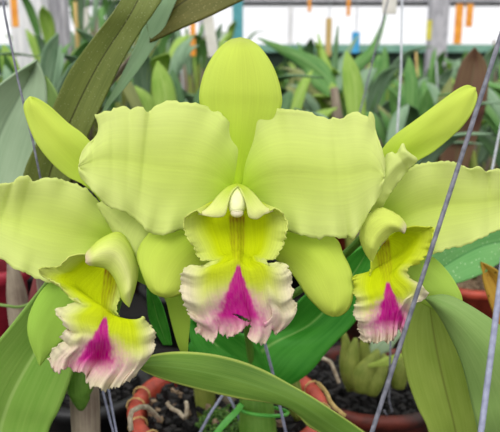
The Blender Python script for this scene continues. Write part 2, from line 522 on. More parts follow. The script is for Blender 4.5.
# ------------------------------------------------------------------ petals' colour
G_MID = S(206, 222, 106); G_PALE = S(222, 231, 148); G_DEEP = S(180, 212, 42)
def petal_col(base_uv, reach, seed):
    def f(s, t, u, v):
        e = abs(2 * t - 1)
        c = mix(G_DEEP, G_MID, sm(0.0, 0.38, s))
        c = mix(c, G_PALE, 0.75 * sm(0.15, 1.0, s * 0.6 + e * 0.5))
        k = 0.04 * nz(s * 5, t * 5, seed)
        return (c[0] * (1 + k), c[1] * (1 + k), c[2] * (1 + k))
    return f
def sepal_col(seed, tipc=None):
    def f(s, t, u, v):
        e = abs(2 * t - 1)
        c = mix(G_DEEP, S(208, 224, 92), sm(0.0, 0.8, s))
        c = mix(c, S(202, 222, 96), 0.5 * e * e)
        if tipc: c = mix(c, tipc, sm(0.85, 1.0, s) * 0.7)
        k = 0.04 * nz(s * 4, t * 4, seed)
        return (c[0] * (1 + k), c[1] * (1 + k), c[2] * (1 + k))
    return f

LIME = S(192, 206, 16); CREAM = S(218, 208, 174); PGREEN = S(208, 217, 124); PINK = S(222, 164, 178); MAG = S(196, 0, 138); BROWN = S(128, 74, 30)
def lip_col(apex, endp, hw, axis_top, edgek=1.0, waist=0.5, pinkw=1.0, seed=0, upper=PGREEN):
    """apex/endp: top and bottom of the magenta wedge; axis_top: where the nectar stripes start"""
    ax, ay = apex; ex, ey = endp
    def f(s, t, u, v, ed):
        # ed: 0 at the rim, 1 well inside
        c = LIME
        rim = 1 - sm(0.0, 0.5, ed)
        low = sm(waist - 0.08, waist + 0.25, s)
        body = mix(LIME, mix(S(204, 214, 70), CREAM, sm(waist + .15, waist + 0.42, s)), sm(waist, waist + 0.4, s))
        c = mix(body, mix(upper, CREAM, low), min(1, rim * (0.8 + 0.3 * low)))
        y = (v - ay) / (ey - ay)
        cx = ax + (ex - ax) * max(0, min(1.3, y))
        wob = 1 + 0.22 * nz(u * 0.15, v * 0.12, seed) + 0.15 * nz(u * 0.6, v * 0.25, seed + 3)
        if y > -0.05:
            wdt = (2.0 + (hw - 2.0) * max(0, min(1, y)) ** 1.1) * wob
            r = abs(u - cx) / wdt
            endf = 1 - sm(0.86, 1.14, y)
            pk = (1 - sm(0.9, 2.5, r)) * sm(0.25, 0.6, y) * (1 - sm(1.0, 1.55, y)) * 0.85 * pinkw
            pk *= 0.75 + 0.5 * nz(u * 0.35, v * 0.35, seed + 5)
            c = mix(c, PINK, pk)
            mg = (1 - sm(0.72, 1.12, r)) * sm(-0.05, 0.03, y) * endf
            streak = 0.94 + 0.10 * nz(u * 0.9, v * 0.12, seed + 8)
            c = mix(c, MAG, mg * streak)
            halo = (1 - sm(0.9, 1.5, r)) * (1 - sm(1.0, 1.35, y)) * sm(0.35, .7, y)
            c = mix(c, S(206, 70, 160), 0.45 * halo * (1 - mg) * max(0, 0.6 + nz(u * 0.6, v * 0.3, seed + 2)))
        tx, ty = axis_top
        if ty - 4 < v < ay + 6:
            q = (v - ty) / (ay - ty)
            cx2 = tx + (ax - tx) * q
            du = (u - cx2)
            env = (1 - sm(6.5, 9.0, abs(du) * (1 + 0.8 * sm(.5, 1, q)))) * sm(-0.1, 0.08, q) * (1 - 0.5 * sm(0.5, 1.0, q))
            du2 = du * (1 + 0.35 * q) + 0.8 * nz(v * 0.12, seed)
            st = (0.5 + 0.5 * math.cos(du2 * 6.283 / 3.4)) * (0.6 + 0.6 * nz(u * 0.4, v * 0.2, seed + 6))
            c = mix(c, BROWN, env * (0.22 + 0.5 * max(0, st)) * (1 - 0.35 * q) + 0.45 * env * (1 - sm(0.0, 0.22, q)))
        return c
    return f

def coons(name, top, left, right, bottom, depthf, colf, mat, parent, n=96, m=96, frill=2.2, jag=1.5, seed=0, smooth=False, hole=None):
    T = spline(top, m, smooth); Lf = spline(left, n, smooth); R = spline(right, n, smooth); Bt = spline(bottom, m, smooth)
    T0, L0, R0, B0 = T, Lf, R, Bt
    T, Lf, R, Bt = soften(T, 6, 2), soften(Lf, 5, 2), soften(R, 5, 2), soften(Bt, 8, 2)
    c00, c01, c10, c11 = T[0], T[-1], Bt[0], Bt[-1]
    grid, cols, uvh = [], [], []
    for i in range(n):
        s = i / (n - 1)
        row, crow = [], []
        for j in range(m):
            t = j / (m - 1)
            uv = []
            for k in range(2):
                val = (1 - s) * T[j][k] + s * Bt[j][k] + (1 - t) * Lf[i][k] + t * R[i][k] \
                    - ((1 - s) * (1 - t) * c00[k] + (1 - s) * t * c01[k] + s * (1 - t) * c10[k] + s * t * c11[k])
                val += (T0[j][k] - T[j][k]) * math.exp(-s * 12) + (B0[j][k] - Bt[j][k]) * math.exp(-(1 - s) * 7) \
                    + (L0[i][k] - Lf[i][k]) * math.exp(-t * 7) + (R0[i][k] - R[i][k]) * math.exp(-(1 - t) * 7)
                uv.append(val)
            u, v = uv
            el, er, eb = t, 1 - t, 1 - s
            ed = min(el * 2, er * 2, eb * 1.4)
            # perimeter coordinate runs down one side, round the bottom, up the other
            wl, wr_, wbm = math.exp(-el * 9), math.exp(-er * 9), math.exp(-eb * 7)
            up_ = sm(0.0, 0.18, s)
            fr = (wl * math.sin(s * 46 + 3 * nz(s * 5, seed)) + wr_ * math.sin(s * 43 + 2 + 3 * nz(s * 5, seed + 4))) * up_ \
                + wbm * (math.sin(t * 30 + 4 * nz(t * 4, seed + 7)) + 0.5 * math.sin(t * 57 + seed))
            fr += 0.35 * (wl ** 2 * math.sin(s * 118 + 5 * nz(s * 9, seed)) + wr_ ** 2 * math.sin(s * 124 + 5 * nz(s * 8, seed + 1))) * up_ + 0.4 * wbm ** 2 * math.sin(t * 104 + 5 * nz(t * 9, seed + 2))
            d = depthf(s, t, u, v) + 0.001 * frill * fr
            k = jag * (nz(s * 60, t * 4, seed) * 0.8 + abs(nz(s * 150, t * 2, seed)) * 1.3 - .3) * up_
            u += k * (math.exp(-er * 40) - math.exp(-el * 40))
            kb = jag * (0.8 * nz(t * 40, seed, 2) + 1.3 * abs(nz(t * 110, seed, 5)) - .3)
            v += kb * math.exp(-eb * 40) * 1.2
            row.append(P(u, v, d))
            crow.append(colf(s, t, u, v, max(0, min(1, ed))))
        grid.append(row); cols.append(crow); uvh.append([])
    return sheet(name, grid, mat, parent, 0.0006, cols, gap=hole)

# ------------------------------------------------------------------ CENTRAL FLOWER
D = 0.300
fc = thing('orchid_flower', 'large central yellow green orchid facing forward with magenta throat, biggest of the three', 'flower', P(238, 205, D + 0.018))
blade('dorsal_sepal', [(229, 190, .306), (214, 145, .306), (201, 108, .305), (200, 90, .304), (206, 69, .305), (217, 51, .307), (229, 41, .309), (240, 38, .311)],
      [(243, 190, .306), (262, 145, .306), (280, 110, .305), (281, 92, .304), (274, 69, .305), (262, 50, .307), (251, 41, .309), (240, 38, .311)],
      M_PETAL, fc, bulge=0.004, thick=0.001, colf=sepal_col(1, S(176, 186, 96)), wave=0.001, seed=1, dd=0.005)
blade('lateral_sepal', [(230, 214, .309), (190, 218, .308), (160, 226, .306), (145, 238, .305), (137, 255, .304), (142, 273, .303), (150, 290, .304), (160, 296, .306)],
      [(234, 232, .309), (215, 258, .308), (202, 274, .306), (192, 287, .304), (180, 294, .303), (169, 297, .304), (160, 296, .306)],
      M_PETAL, fc, bulge=0.0045, thick=0.001, colf=sepal_col(2), wave=0.002, seed=2, dd=0.012)
blade('lateral_sepal', [(246, 212, .309), (290, 222, .308), (325, 233, .306), (338, 241, .305), (343, 254, .304), (350, 268, .303), (353, 281, .303), (353, 295, .303), (349, 308, .304), (341, 315, .306), (333, 316, .307)],
      [(242, 232, .309), (272, 256, .308), (288, 269, .306), (297, 280, .304), (306, 294, .303), (316, 305, .304), (325, 313, .306), (333, 316, .307)],
      M_PETAL, fc, bulge=0.005, thick=0.001, colf=sepal_col(3), wave=0.002, seed=3, dd=0.012)
blade('petal', [(239, 188, .3055), (241, 168, .3035), (240, 150, .302), (234, 132, .301), (222, 114, .3005), (206, 106, .301), (196, 104, .301), (184, 102, .300), (170, 101, .300), (160, 104, .300), (154, 107, .301), (149, 113, .303), (146, 112, .301), (143, 107, .300),
                (137, 107, .300), (131, 109, .301), (125, 107, .300), (115, 108, .300), (110, 111, .301), (104, 111, .300), (100, 114, .300), (95, 114, .300), (98, 121, .301), (101, 128, .303), (98, 135, .304), (90, 142, .302), (84, 149, .301), (80, 158, .301), (79, 167, .302)],
      [(237, 205, .307), (216, 212, .303), (197, 223, .301), (184, 228, .299), (174, 232, .298), (160, 235, .297), (148, 232, .297), (142, 225, .298), (127, 213, .298), (112, 208, .298), (103, 202, .299), (95, 193, .300), (86, 183, .301), (80, 175, .302), (79, 167, .302)],
      M_PETAL, fc, bulge=0.004, fold=0.003, n=110, m=45, jag=2.0, ruf=0.002, rufk=13, colf=petal_col(None, 0, 4), wave=0.004, seed=4, dd=0.005)
blade('petal', [(238, 188, .3065), (237, 168, .3050), (238, 150, .3035), (245, 132, .302), (257, 116, .301), (274, 109, .301), (285, 109, .300), (298, 110, .300), (308, 112, .300), (318, 116, .301), (329, 119, .302), (333, 117, .303), (342, 119, .301), (348, 114, .300), (357, 112, .300),
                (364, 115, .300), (369, 117, .300), (370, 112, .300), (374, 117, .300), (375, 128, .300), (379, 141, .301), (383, 152, .302), (385, 166, .302), (384, 178, .302)],
      [(239, 205, .307), (258, 213, .303), (275, 222, .301), (289, 231, .299), (306, 236, .298), (318, 239, .298), (328, 236, .299), (337, 238, .298), (345, 238, .298), (348, 236, .298), (353, 239, .297), (360, 229, .298), (367, 216, .299), (374, 204, .300), (381, 192, .301), (384, 178, .302)],
      M_PETAL, fc, bulge=0.004, fold=0.003, n=110, m=45, jag=2.0, ruf=0.002, rufk=13, colf=petal_col(None, 0, 5), wave=0.004, seed=5, dd=0.005)

def trough(cu, cv_top, dr=0.290, deep=0.016, waist=0.5, fwd=0.010, pit=(238, 312), pr=26, pd=0.005):
    def f(s, t, u, v):
        x = 2 * t - 1
        up_ = 1 - sm(0.0, waist + 0.12, s)
        base = dr - fwd * sm(0.1, 0.62, s) + 0.006 * sm(0.75, 1.0, s)
        hollow = deep * up_ * (1 - x * x) ** 0.8
        lipg = 0.003 * (1 - up_) * (1 - abs(x))
        flare = -0.003 * up_ * abs(x) ** 3
        recurve = 0.006 * (1 - up_) * abs(x) ** 4
        q = math.hypot(u - pit[0], v - pit[1]) / pr
        p_ = pd * math.exp(-q * q)
        ch = 0.0018 * math.exp(-((u - cu) / 4.0) ** 2) * (1 - sm(0.4, 0.6, s))
        return base + hollow + lipg + flare + recurve + p_ - ch
    return f
lipc = coons('lip',
      [(201, 214), (210, 206), (222, 199), (237, 196), (250, 199), (262, 206), (270, 211)],
      [(201, 214), (197, 210), (190, 213), (184, 218), (183, 225), (184, 231), (188, 240), (194, 247), (197, 254), (201, 261), (212, 258), (206, 265), (199, 266), (192, 265), (185, 268), (181, 274), (181, 284), (180, 292), (183, 300), (186, 309), (190, 318), (197, 322), (196, 327), (194, 331)],
      [(270, 211), (275, 208), (281, 211), (285, 216), (288, 224), (287, 232), (285, 240), (281, 250), (275, 259), (262, 257), (268, 264), (277, 262), (286, 264), (289, 270), (292, 276), (291, 284), (294, 291), (291, 297), (297, 303), (296, 311), (290, 317), (285, 319)],
      [(194, 331), (203, 337), (212, 343), (215, 340), (216, 333), (222, 334), (228, 338), (235, 335), (241, 332), (246, 325), (252, 326), (249, 333), (247, 338), (254, 343), (262, 345), (267, 340), (265, 330), (264, 323), (269, 326), (274, 334), (281, 330), (285, 326), (285, 319)],
      trough(237, 212), lip_col((238, 266), (238, 322), 25, (237, 216), waist=0.5, seed=11), M_LIP, fc, n=150, m=150, frill=2.5, jag=3.6, seed=3,
      hole=lambda u, v: 232 < u < 252 and abs(v - (313.5 + 7 * sm(230, 250, u))) < 1.9 * math.sin(max(0, min(1, (u - 232) / 20)) * 3.1416))
# the lip's two upper flaps that wrap the column
hoodc = lambda s, t, u, v: mix(mix(S(186, 208, 60), S(226, 232, 140), sm(0.0, 0.8, s)), S(232, 222, 176), 0.7 * sm(0.75, 1.0, s) + 0.3 * t ** 4)
blade('lip_flap', [(237, 184, .298), (228, 187, .295), (219, 195, .292), (210, 206, .290), (204, 211, .290), (199, 214, .290)],
      [(238, 187, .291), (233, 190, .287), (229, 200, .284), (227, 209, .283), (224, 216, .283), (214, 217, .285), (199, 214, .290)], M_LIP, fc, bulge=0.003, n=36, m=15, colf=hoodc, seed=5)
blade('lip_flap', [(237, 184, .298), (246, 187, .295), (255, 195, .292), (263, 205, .290), (268, 209, .290), (273, 211, .290)],
      [(238, 187, .291), (241, 190, .287), (245, 200, .284), (247, 209, .283), (249, 217, .283), (257, 219, .284), (264, 214, .287), (273, 211, .290)], M_LIP, fc, bulge=0.003, n=36, m=15, colf=hoodc, seed=6)
def column(path, rads, parent, cap, capr, flat=0.8):
    pts = [P(*p) for p in spline(path, 14)]
    rr = [r[1] for r in spline([(i / (len(rads) - 1), r) for i, r in enumerate(rads)], 14)]
    o = tube('column', pts, rr, M_COL, parent, seg=18)
    c = P(*cap)
    vs, fs = [], []
    N, K = 12, 18
    for i in range(N + 1):
        a = math.pi * i / N
        for k in range(K):
            b = 2 * math.pi * k / K
            lob = 1 + 0.12 * math.cos(2 * b)
            vs.append(c + RT * (capr * math.sin(a) * math.cos(b) * lob) + UP * (capr * 0.75 * math.cos(a)) + FWD * (-capr * 0.8 * math.sin(a) * math.sin(b)))
    for i in range(N):
        for k in range(K):
            k2 = (k + 1) % K
            fs.append((i * K + k, i * K + k2, (i + 1) * K + k2, (i + 1) * K + k))
    mesh('anther_cap', vs, fs, M_CAP, o)
    return o
M_COL = rough_mat('column_skin', S(222, 228, 150), S(236, 236, 182), 120, 0.5, 0.1)
M_CAP = rough_mat('cap_skin', S(222, 210, 170), S(236, 228, 196), 150, 0.5, 0.1)
column([(238, 200, .314), (238, 194, .302), (237, 197, .292), (237, 208, .287), (237, 213, .286)], [0.0035, 0.0042, 0.0048, 0.0044, 0.0030], fc, (237, 213, .2855), 0.0028)

# ------------------------------------------------------------------ LEFT FLOWER
fl = thing('orchid_flower', 'yellow green orchid at the left, turned toward the left, its lip lowest of the three', 'flower', P(118, 235, .338))
DL = .318
blade('dorsal_sepal', [(135, 222, .330), (112, 172, .328), (87, 138, .324), (68, 123, .322), (51, 107, .320), (37, 98, .320), (30, 97, .321)],
      [(120, 232, .330), (97, 196, .328), (82, 184, .325), (68, 177, .323), (51, 162, .321), (36, 142, .320), (27, 120, .320), (24, 105, .320), (30, 97, .321)],
      M_PETAL, fl, bulge=0.0018, thick=0.001, colf=sepal_col(7), seed=7, wave=0.002)
blade('petal', [(132, 238, .326), (117, 218, .323), (100, 203, .321), (88, 190, .320), (78, 185, .320), (70, 182, .320), (55, 178, .320), (44, 178, .321), (38, 180, .321), (32, 181, .321), (30, 177, .321), (25, 176, .320), (18, 177, .320), (14, 182, .323), (6, 183, .321), (-8, 186, .322), (-24, 195, .326), (-33, 208, .331)],
      [(130, 250, .326), (105, 264, .324), (85, 272, .322), (66, 280, .321), (50, 283, .320), (42, 280, .320), (33, 277, .320), (24, 272, .320), (14, 269, .321), (6, 261, .321), (-4, 257, .322), (-20, 243, .325), (-31, 225, .329), (-33, 208, .331)],
      M_PETAL, fl, bulge=-0.003, fold=0.003, n=90, m=37, jag=1.6, ruf=0.0015, rufk=11, colf=petal_col(None, 0, 8), wave=0.005, seed=8)
blade('petal', [(118, 242, .326), (110, 226, .320), (103, 215, .318), (98, 207, .317), (99, 203, .316), (110, 200, .318), (125, 205, .322), (142, 210, .328)],
      [(118, 250, .326), (130, 258, .318), (142, 262, .313), (149, 255, .312), (152, 240, .312), (156, 228, .314), (152, 218, .319), (142, 210, .328)],
      M_PETAL, fl, bulge=0.004, n=60, m=25, jag=1.2, ruf=0.001, colf=lambda s, t, u, v: mix(G_MID, G_PALE, 0.5), wave=0.003, seed=9)
blade('lateral_sepal', [(112, 262, .330), (85, 268, .328), (62, 276, .327), (46, 286, .326), (36, 300, .325), (29, 317, .325), (28, 333, .325), (33, 350, .327), (40, 365, .330)],
      [(116, 272, .330), (98, 295, .328), (86, 312, .326), (74, 328, .325), (62, 341, .326), (50, 353, .328), (40, 365, .330)],
      M_PETAL, fl, bulge=0.0018, thick=0.001, colf=lambda s, t, u, v: mix(S(150, 196, 60), S(176, 212, 92), s), seed=10, wave=0.002)
blade('lateral_sepal', [(124, 262, .330), (140, 268, .333), (160, 276, .335), (178, 284, .336), (188, 292, .337), (190, 318, .338), (188, 340, .339), (187, 358, .340)],
      [(120, 270, .330), (140, 282, .333), (158, 290, .335), (166, 300, .336), (170, 316, .337), (175, 335, .338), (180, 350, .339), (187, 358, .340)],
      M_PETAL, fl, bulge=0.0018, thick=0.001, colf=lambda s, t, u, v: mix(S(150, 190, 60), S(178, 206, 80), s), seed=11)
coons('lip',
      [(86, 254), (92, 258), (98, 255), (104, 256), (110, 261), (115, 267), (119, 275), (122, 286)],
      [(86, 254), (78, 254), (70, 256), (64, 261), (58, 267), (50, 267), (42, 267), (37, 270), (41, 275), (49, 279), (57, 283), (64, 291), (70, 298), (78, 298), (78, 302), (71, 303), (65, 307), (57, 308), (55, 314), (60, 317), (63, 324), (69, 326), (64, 331), (60, 336), (66, 340), (58, 345), (51, 350), (49, 357), (49, 363)],
      [(122, 286), (120, 298), (117, 306), (117, 313), (123, 321), (133, 323), (140, 319), (144, 316), (147, 322), (152, 326), (156, 333), (154, 340), (156, 346), (152, 353), (148, 358), (142, 363), (138, 368)],
      [(49, 363), (53, 369), (56, 374), (62, 370), (69, 368), (74, 370), (78, 374), (82, 372), (86, 376), (86, 383), (93, 388), (99, 388), (105, 392), (112, 388), (120, 387), (126, 382), (132, 380), (136, 374), (138, 368)],
      trough(108, 262, dr=.304, deep=0.012, waist=0.5, fwd=0.012, pit=(103, 357), pr=12, pd=0.012),
      lip_col((105, 318), (95, 364), 22, (113, 268), waist=0.5, seed=21, pinkw=0.9), M_LIP, fl, n=120, m=120, frill=2.5, jag=3.6, seed=8)
blade('lip_flap', [(86, 262, .296), (86, 254, .296), (90, 249, .297), (101, 239, .299), (117, 232, .304), (126, 238, .307), (134, 254, .308), (138, 268, .308), (136, 284, .306), (129, 307, .303)],
      [(86, 262, .296), (90, 265, .295), (96, 266, .295), (105, 268, .296), (110, 272, .297), (115, 279, .298), (119, 289, .299), (122, 299, .300), (129, 307, .303)],
      M_LIP, fl, bulge=0.007, n=60, m=25, jag=0.6, colf=lambda s, t, u, v: mix(mix(S(196, 214, 84), S(222, 228, 140), 1 - abs(2 * t - 1)), S(230, 206, 176), 1 - sm(0, 0.16, s)), wave=0.002, seed=12)
column([(120, 245, .330), (118, 255, .322), (116, 260, .319), (115, 264, .317)], [0.0035, 0.0042, 0.0040, 0.0028], fl, (114, 265, .315), 0.0022)

# ------------------------------------------------------------------ RIGHT FLOWER
fr_ = thing('orchid_flower', 'yellow green orchid at the right, half hidden behind a steel rod and the central flower', 'flower', P(380, 215, .342))
blade('dorsal_sepal', [(368, 196, .334), (375, 162, .332), (383, 148, .330), (395, 135, .328), (416, 120, .326), (440, 102, .325), (456, 90, .325), (467, 85, .326), (475, 88, .327)],
      [(384, 210, .334), (400, 176, .332), (416, 162, .330), (433, 152, .328), (452, 136, .326), (464, 124, .325), (473, 110, .325), (477, 97, .326), (475, 88, .327)],
      M_PETAL, fr_, bulge=0.0018, thick=0.001, colf=sepal_col(13), seed=13, wave=0.002)
blade('petal', [(370, 218, .328), (383, 194, .324), (398, 175, .322), (411, 167, .321), (420, 164, .321), (428, 162, .321), (436, 162, .320), (443, 161, .320), (457, 163, .320), (471, 169, .321), (476, 167, .320), (482, 168, .320), (486, 172, .322), (491, 170, .320), (500, 169, .321), (515, 176, .324), (526, 200, .330)],
      [(376, 236, .328), (392, 256, .325), (404, 264, .322), (413, 262, .321), (425, 257, .321), (436, 253, .320), (443, 251, .320), (450, 248, .320), (460, 247, .321), (471, 243, .320), (477, 240, .320), (492, 233, .321), (512, 221, .324), (526, 200, .330)],
      M_PETAL, fr_, bulge=-0.003, fold=0.003, n=90, m=37, jag=1.8, ruf=0.0014, rufk=11, colf=petal_col(None, 0, 14), wave=0.005, seed=14)
blade('petal', [(372, 214, .325), (366, 204, .312), (363, 192, .310), (370, 180, .310), (378, 168, .309), (386, 156, .308), (391, 152, .307), (396, 155, .308), (400, 148, .306), (403, 143, .305), (405, 150, .306), (408, 153, .307), (413, 156, .308)],
      [(380, 212, .325), (384, 203, .314), (391, 192, .312), (400, 180, .311), (408, 170, .310), (415, 163, .309), (417, 159, .309), (413, 156, .308)],
      M_PETAL, fr_, bulge=0.005, n=60, m=25, jag=1.6, ruf=0.0012, colf=lambda s, t, u, v: mix(G_MID, G_PALE, 0.45 + 0.4 * s), wave=0.004, seed=15)
blade('lateral_sepal', [(386, 238, .334), (404, 248, .332), (420, 252, .330), (434, 258, .329), (447, 271, .328), (457, 286, .328), (462, 299, .329), (461, 312, .331)],
      [(384, 252, .334), (396, 274, .332), (406, 290, .330), (418, 301, .329), (432, 308, .329), (447, 313, .330), (461, 312, .331)],
      M_PETAL, fr_, bulge=0.0018, thick=0.001, colf=lambda s, t, u, v: mix(S(172, 206, 76), S(184, 214, 96), s), seed=16, wave=0.002)
coons('lip',
      [(371, 262), (376, 255), (382, 245), (390, 236), (398, 231), (405, 228)],
      [(371, 262), (371, 268), (369, 276), (366, 280), (360, 277), (355, 275), (352, 280), (354, 287), (353, 292), (357, 300), (354, 306), (353, 313), (355, 319), (359, 322), (357, 328), (361, 334), (359, 339)],
      [(405, 228), (414, 226), (425, 227), (434, 227), (433, 238), (429, 250), (424, 258), (419, 264), (411, 266), (407, 270), (408, 277), (414, 281), (424, 287), (429, 293), (424, 300), (415, 303), (411, 310), (407, 317), (405, 326), (402, 335)],
      [(359, 339), (364, 343), (370, 342), (376, 344), (382, 341), (388, 343), (394, 338), (397, 333), (393, 326), (396, 325), (402, 335)],
      trough(386, 250, dr=.305, deep=0.012, waist=0.48, fwd=0.012, pit=(390, 318), pr=18, pd=0.005),
      lip_col((388, 283), (391, 324), 17, (381, 240), waist=0.48, seed=31, upper=S(198, 208, 70), pinkw=1.3), M_LIP, fr_, n=120, m=110, frill=2.3, jag=3.4, seed=14)
blade('lip_flap', [(372, 262, .304), (365, 252, .306), (360, 238, .308), (362, 226, .308), (368, 215, .306), (381, 208, .304), (396, 214, .301), (402, 219, .299), (406, 226, .298), (404, 233, .297)],
      [(372, 262, .304), (376, 253, .301), (381, 244, .299), (386, 239, .298), (391, 233, .297), (397, 231, .296), (401, 231, .296), (404, 233, .297)],
      M_LIP, fr_, bulge=0.007, n=56, m=25, jag=0.8, colf=lambda s, t, u, v: mix(S(208, 220, 104), S(232, 218, 186), sm(0.84, 1, s)), wave=0.002, seed=17)
column([(380, 228, .332), (381, 238, .325), (381, 240, .320), (381, 242, .319)], [0.0035, 0.0040, 0.0038, 0.0028], fr_, (381, 243, .318), 0.0022)

# ------------------------------------------------------------------ pots and the plants that carry the flowers
def pot(parent, x, y, rimz, R_, r_, mat, soilmat=M_BARK, rolled=0.006):
    z0 = BZ
    lathe('pot', [(0.0, z0), (r_, z0), (R_ - 0.003, rimz - 0.014), (R_ + rolled * 0.6, rimz - 0.012), (R_ + rolled, rimz - 0.004), (R_ + rolled * 0.6, rimz),
                  (R_ - rolled * 0.5, rimz + 0.001), (R_ - rolled, rimz - 0.004), (R_ - rolled - .002, rimz - 0.02), (r_ - 0.002, z0 + 0.004), (0, z0 + 0.004)], mat, parent, loc=(x, y, 0))
    n, k = 12, 36
    vs = [Vector((x, y, rimz - 0.012))]; fs = []
    Rs = R_ - rolled - 0.003
    for i in range(1, n + 1):
        r = Rs * i / n
        for j in range(k):
            a = 2 * math.pi * j / k
            vs.append(Vector((x + r * math.cos(a), y + r * math.sin(a), rimz - 0.014 + 0.004 * nz(r * 80 * math.cos(a), r * 80 * math.sin(a), x * 9))))
    for j in range(k): fs.append((0, 1 + j, 1 + (j + 1) % k))
    for i in range(n - 1):
        for j in range(k):
            a, b = 1 + i * k + j, 1 + i * k + (j + 1) % k
            fs.append((a, a + k, b + k, b))
    mesh('potting_bark', vs, fs, soilmat, parent)

def chips(parent, x, y, z, R_, count, mat, size=0.006, name='bark_chips', sector=None):
    vs, fs = [], []
    for _ in range(count):
        a = random.uniform(*(sector or (0, 6.283))); r = R_ * math.sqrt(random.random())
        c = Vector((x + r * math.cos(a), y + r * math.sin(a), z + random.uniform(0, 0.004)))
        sx, sy, sz = [size * random.uniform(0.5, 1.2) for _ in range(3)]
        sz *= .6
        rot = random.uniform(0, 3.14); tl = random.uniform(-.6, .6)
        b0 = len(vs)
        for dx, dy, dz in ((-1, -.6, -1), (1, -.9, -1), (.8, 1, -1), (-.7, .8, -1), (-.7, -.6, 1), (.8, -.5, .8), (.6, .7, 1), (-.9, .6, .7)):
            px, py, pz = dx * sx / 2, dy * sy / 2, dz * sz / 2
            qx, qy = px * math.cos(rot) - py * math.sin(rot), px * math.sin(rot) + py * math.cos(rot)
            vs.append(c + Vector((qx, qy, pz + qx * tl)))
        fs += [tuple(b0 + q for q in f) for f in ((0, 3, 2, 1), (4, 5, 6, 7), (0, 1, 5, 4), (1, 2, 6, 5), (2, 3, 7, 6), (3, 0, 4, 7))]
    o = mesh(name, vs, fs, mat, parent, smooth=False)
    o['kind'] = 'stuff'
    return o

RZ = -0.264
PX, PY, PR = -0.0185, 0.475, 0.080
main = thing('potted_orchid', 'central orchid plant in a red terracotta coloured pot below the biggest flower', 'plant', (PX, PY, BZ))
pot(main, PX, PY, RZ, PR, 0.060, M_TERRA, rolled=0.0065)
chips(main, PX, PY, RZ - 0.008, PR - 0.012, 260, M_BARK, 0.010)
c2 = chips(main, PX, PY, RZ - 0.005, PR - 0.014, 40, M_BARKTAN, 0.007, 'pale_chips')
c3 = chips(main, PX + 0.004, PY - 0.034, RZ - 0.004, 0.028, 240, M_MOSS, 0.005, 'moss')
for a in (168, 182, 205, 222, 238, 352, 20):
    ar = math.radians(a)
    cx, cy = PX + PR * math.cos(ar), PY + PR * math.sin(ar)
    ring = []
    for k in range(11):
        b = 2 * math.pi * k / 10
        ring.append((cx + math.cos(ar) * 0.0078 * math.cos(b), cy + math.sin(ar) * 0.0078 * math.cos(b), RZ - 0.004 + 0.0078 * math.sin(b)))
    tube('rim_tie', ring, 0.0008, M_RAFFIA, main, seg=6, caps=False)
tube('root', [P(p[0], p[1], p[2]) for p in [(131, 430, .40), (130, 418, .40), (132, 411, .405), (140, 407, .41), (147, 407, .43), (153, 412, .45), (160, 420, .46)]], 0.0018, M_ROOT, main, seg=8)
tube('root', [P(p[0], p[1], p[2]) for p in spline([(167, 402, .49), (171, 408, .49), (179, 412, .49), (185, 418, .485), (187, 408, .485), (186, 402, .49)], 24)], 0.0017, M_ROOT, main, seg=8)
tube('root', [P(p[0], p[1], p[2]) for p in spline([(322, 358, .56), (330, 362, .56), (335, 372, .56), (339, 383, .56)], 24)], 0.0018, M_ROOT, main, seg=8)
tube('root', [P(p[0], p[1], p[2]) for p in spline([(318, 383, .45), (326, 392, .45), (332, 404, .44), (345, 416, .43)], 24)], 0.0016, M_RAFFIA, main, seg=8)
# pseudobulb with the green tie
bulbp = [(262, 455, .47), (258, 432, .462), (257, 412, .46), (256, 396, .46), (256, 380, .462)]
tube('pseudobulb', [P(*p) for p in spline(bulbp, 16)], [r[1] for r in spline([(0, .010), (.3, .0145), (.55, .0135), (.8, .0125), (1, .009)], 16)], M_GREENBULB, main, seg=20)
ringp = []
for k in range(33):
    a = 2 * math.pi * k / 32
    ringp.append(P(264 + 24 * math.cos(a), 411 + 4.5 * math.sin(a) + 2 * math.cos(a), .452 - 0.014 * math.sin(a)))
tie = tube('plant_tie', ringp, 0.0014, M_TIE, main, seg=8, caps=False)
strap('tie_tail', [(242, 404, .436), (236, 412, .432), (226, 422, .43), (214, 436, .43)], [5, 6, 6, 5], M_TIE, main, thick=0.001)
tube('flower_stem', [P(*p) for p in spline([(256, 392, .466), (250, 350, .44), (244, 300, .385), (239, 240, .335), (238, 206, .316)], 24)], 0.0028, M_GREENBULB, main, seg=12)
tube('flower_stem', [P(*p) for p in spline([(246, 320, .40), (300, 290, .38), (350, 250, .36), (380, 216, .340)], 24)], 0.0024, M_GREENBULB, main, seg=12)
# its leaves
blade('leaf', [(250, 392, .455), (205, 375, .452), (190, 352, .45), (188, 345, .45), (200, 335, .45), (222, 332, .45), (262, 335, .455), (300, 300, .43), (340, 262, .42), (372, 240, .42)],
      [(262, 395, .455), (290, 385, .44), (310, 372, .43), (330, 348, .425), (352, 325, .42), (365, 306, .42), (378, 280, .42), (384, 262, .42), (380, 246, .42), (372, 240, .42)],
      M_DEEP, main, fold=0.008, n=60, thick=0.0014)
blade('leaf', [(258, 396, .458), (224, 388, .452), (206, 372, .448), (196, 352, .445), (190, 338, .445), (190, 320, .447)],
      [(270, 394, .458), (272, 380, .446), (266, 362, .442), (256, 345, .44), (238, 332, .44), (214, 322, .443), (190, 320, .447)], M_DEEP, main, fold=0.006, thick=0.0014)
blade('leaf', [(345, 447, .40), (320, 432, .385), (307, 425, .375), (298, 414, .365), (288, 406, .358), (272, 402, .350), (240, 398, .338), (200, 389, .328), (165, 379, .320), (145, 371, .314), (136, 364, .312)],
      [(385, 447, .42), (350, 422, .395), (330, 409, .38), (310, 396, .368), (290, 385, .358), (265, 371, .348), (240, 361, .338), (210, 354, .328), (176, 352, .320), (150, 356, .314), (136, 364, .312)],
      M_FRONT, main, bulge=0.004, thick=0.0016)
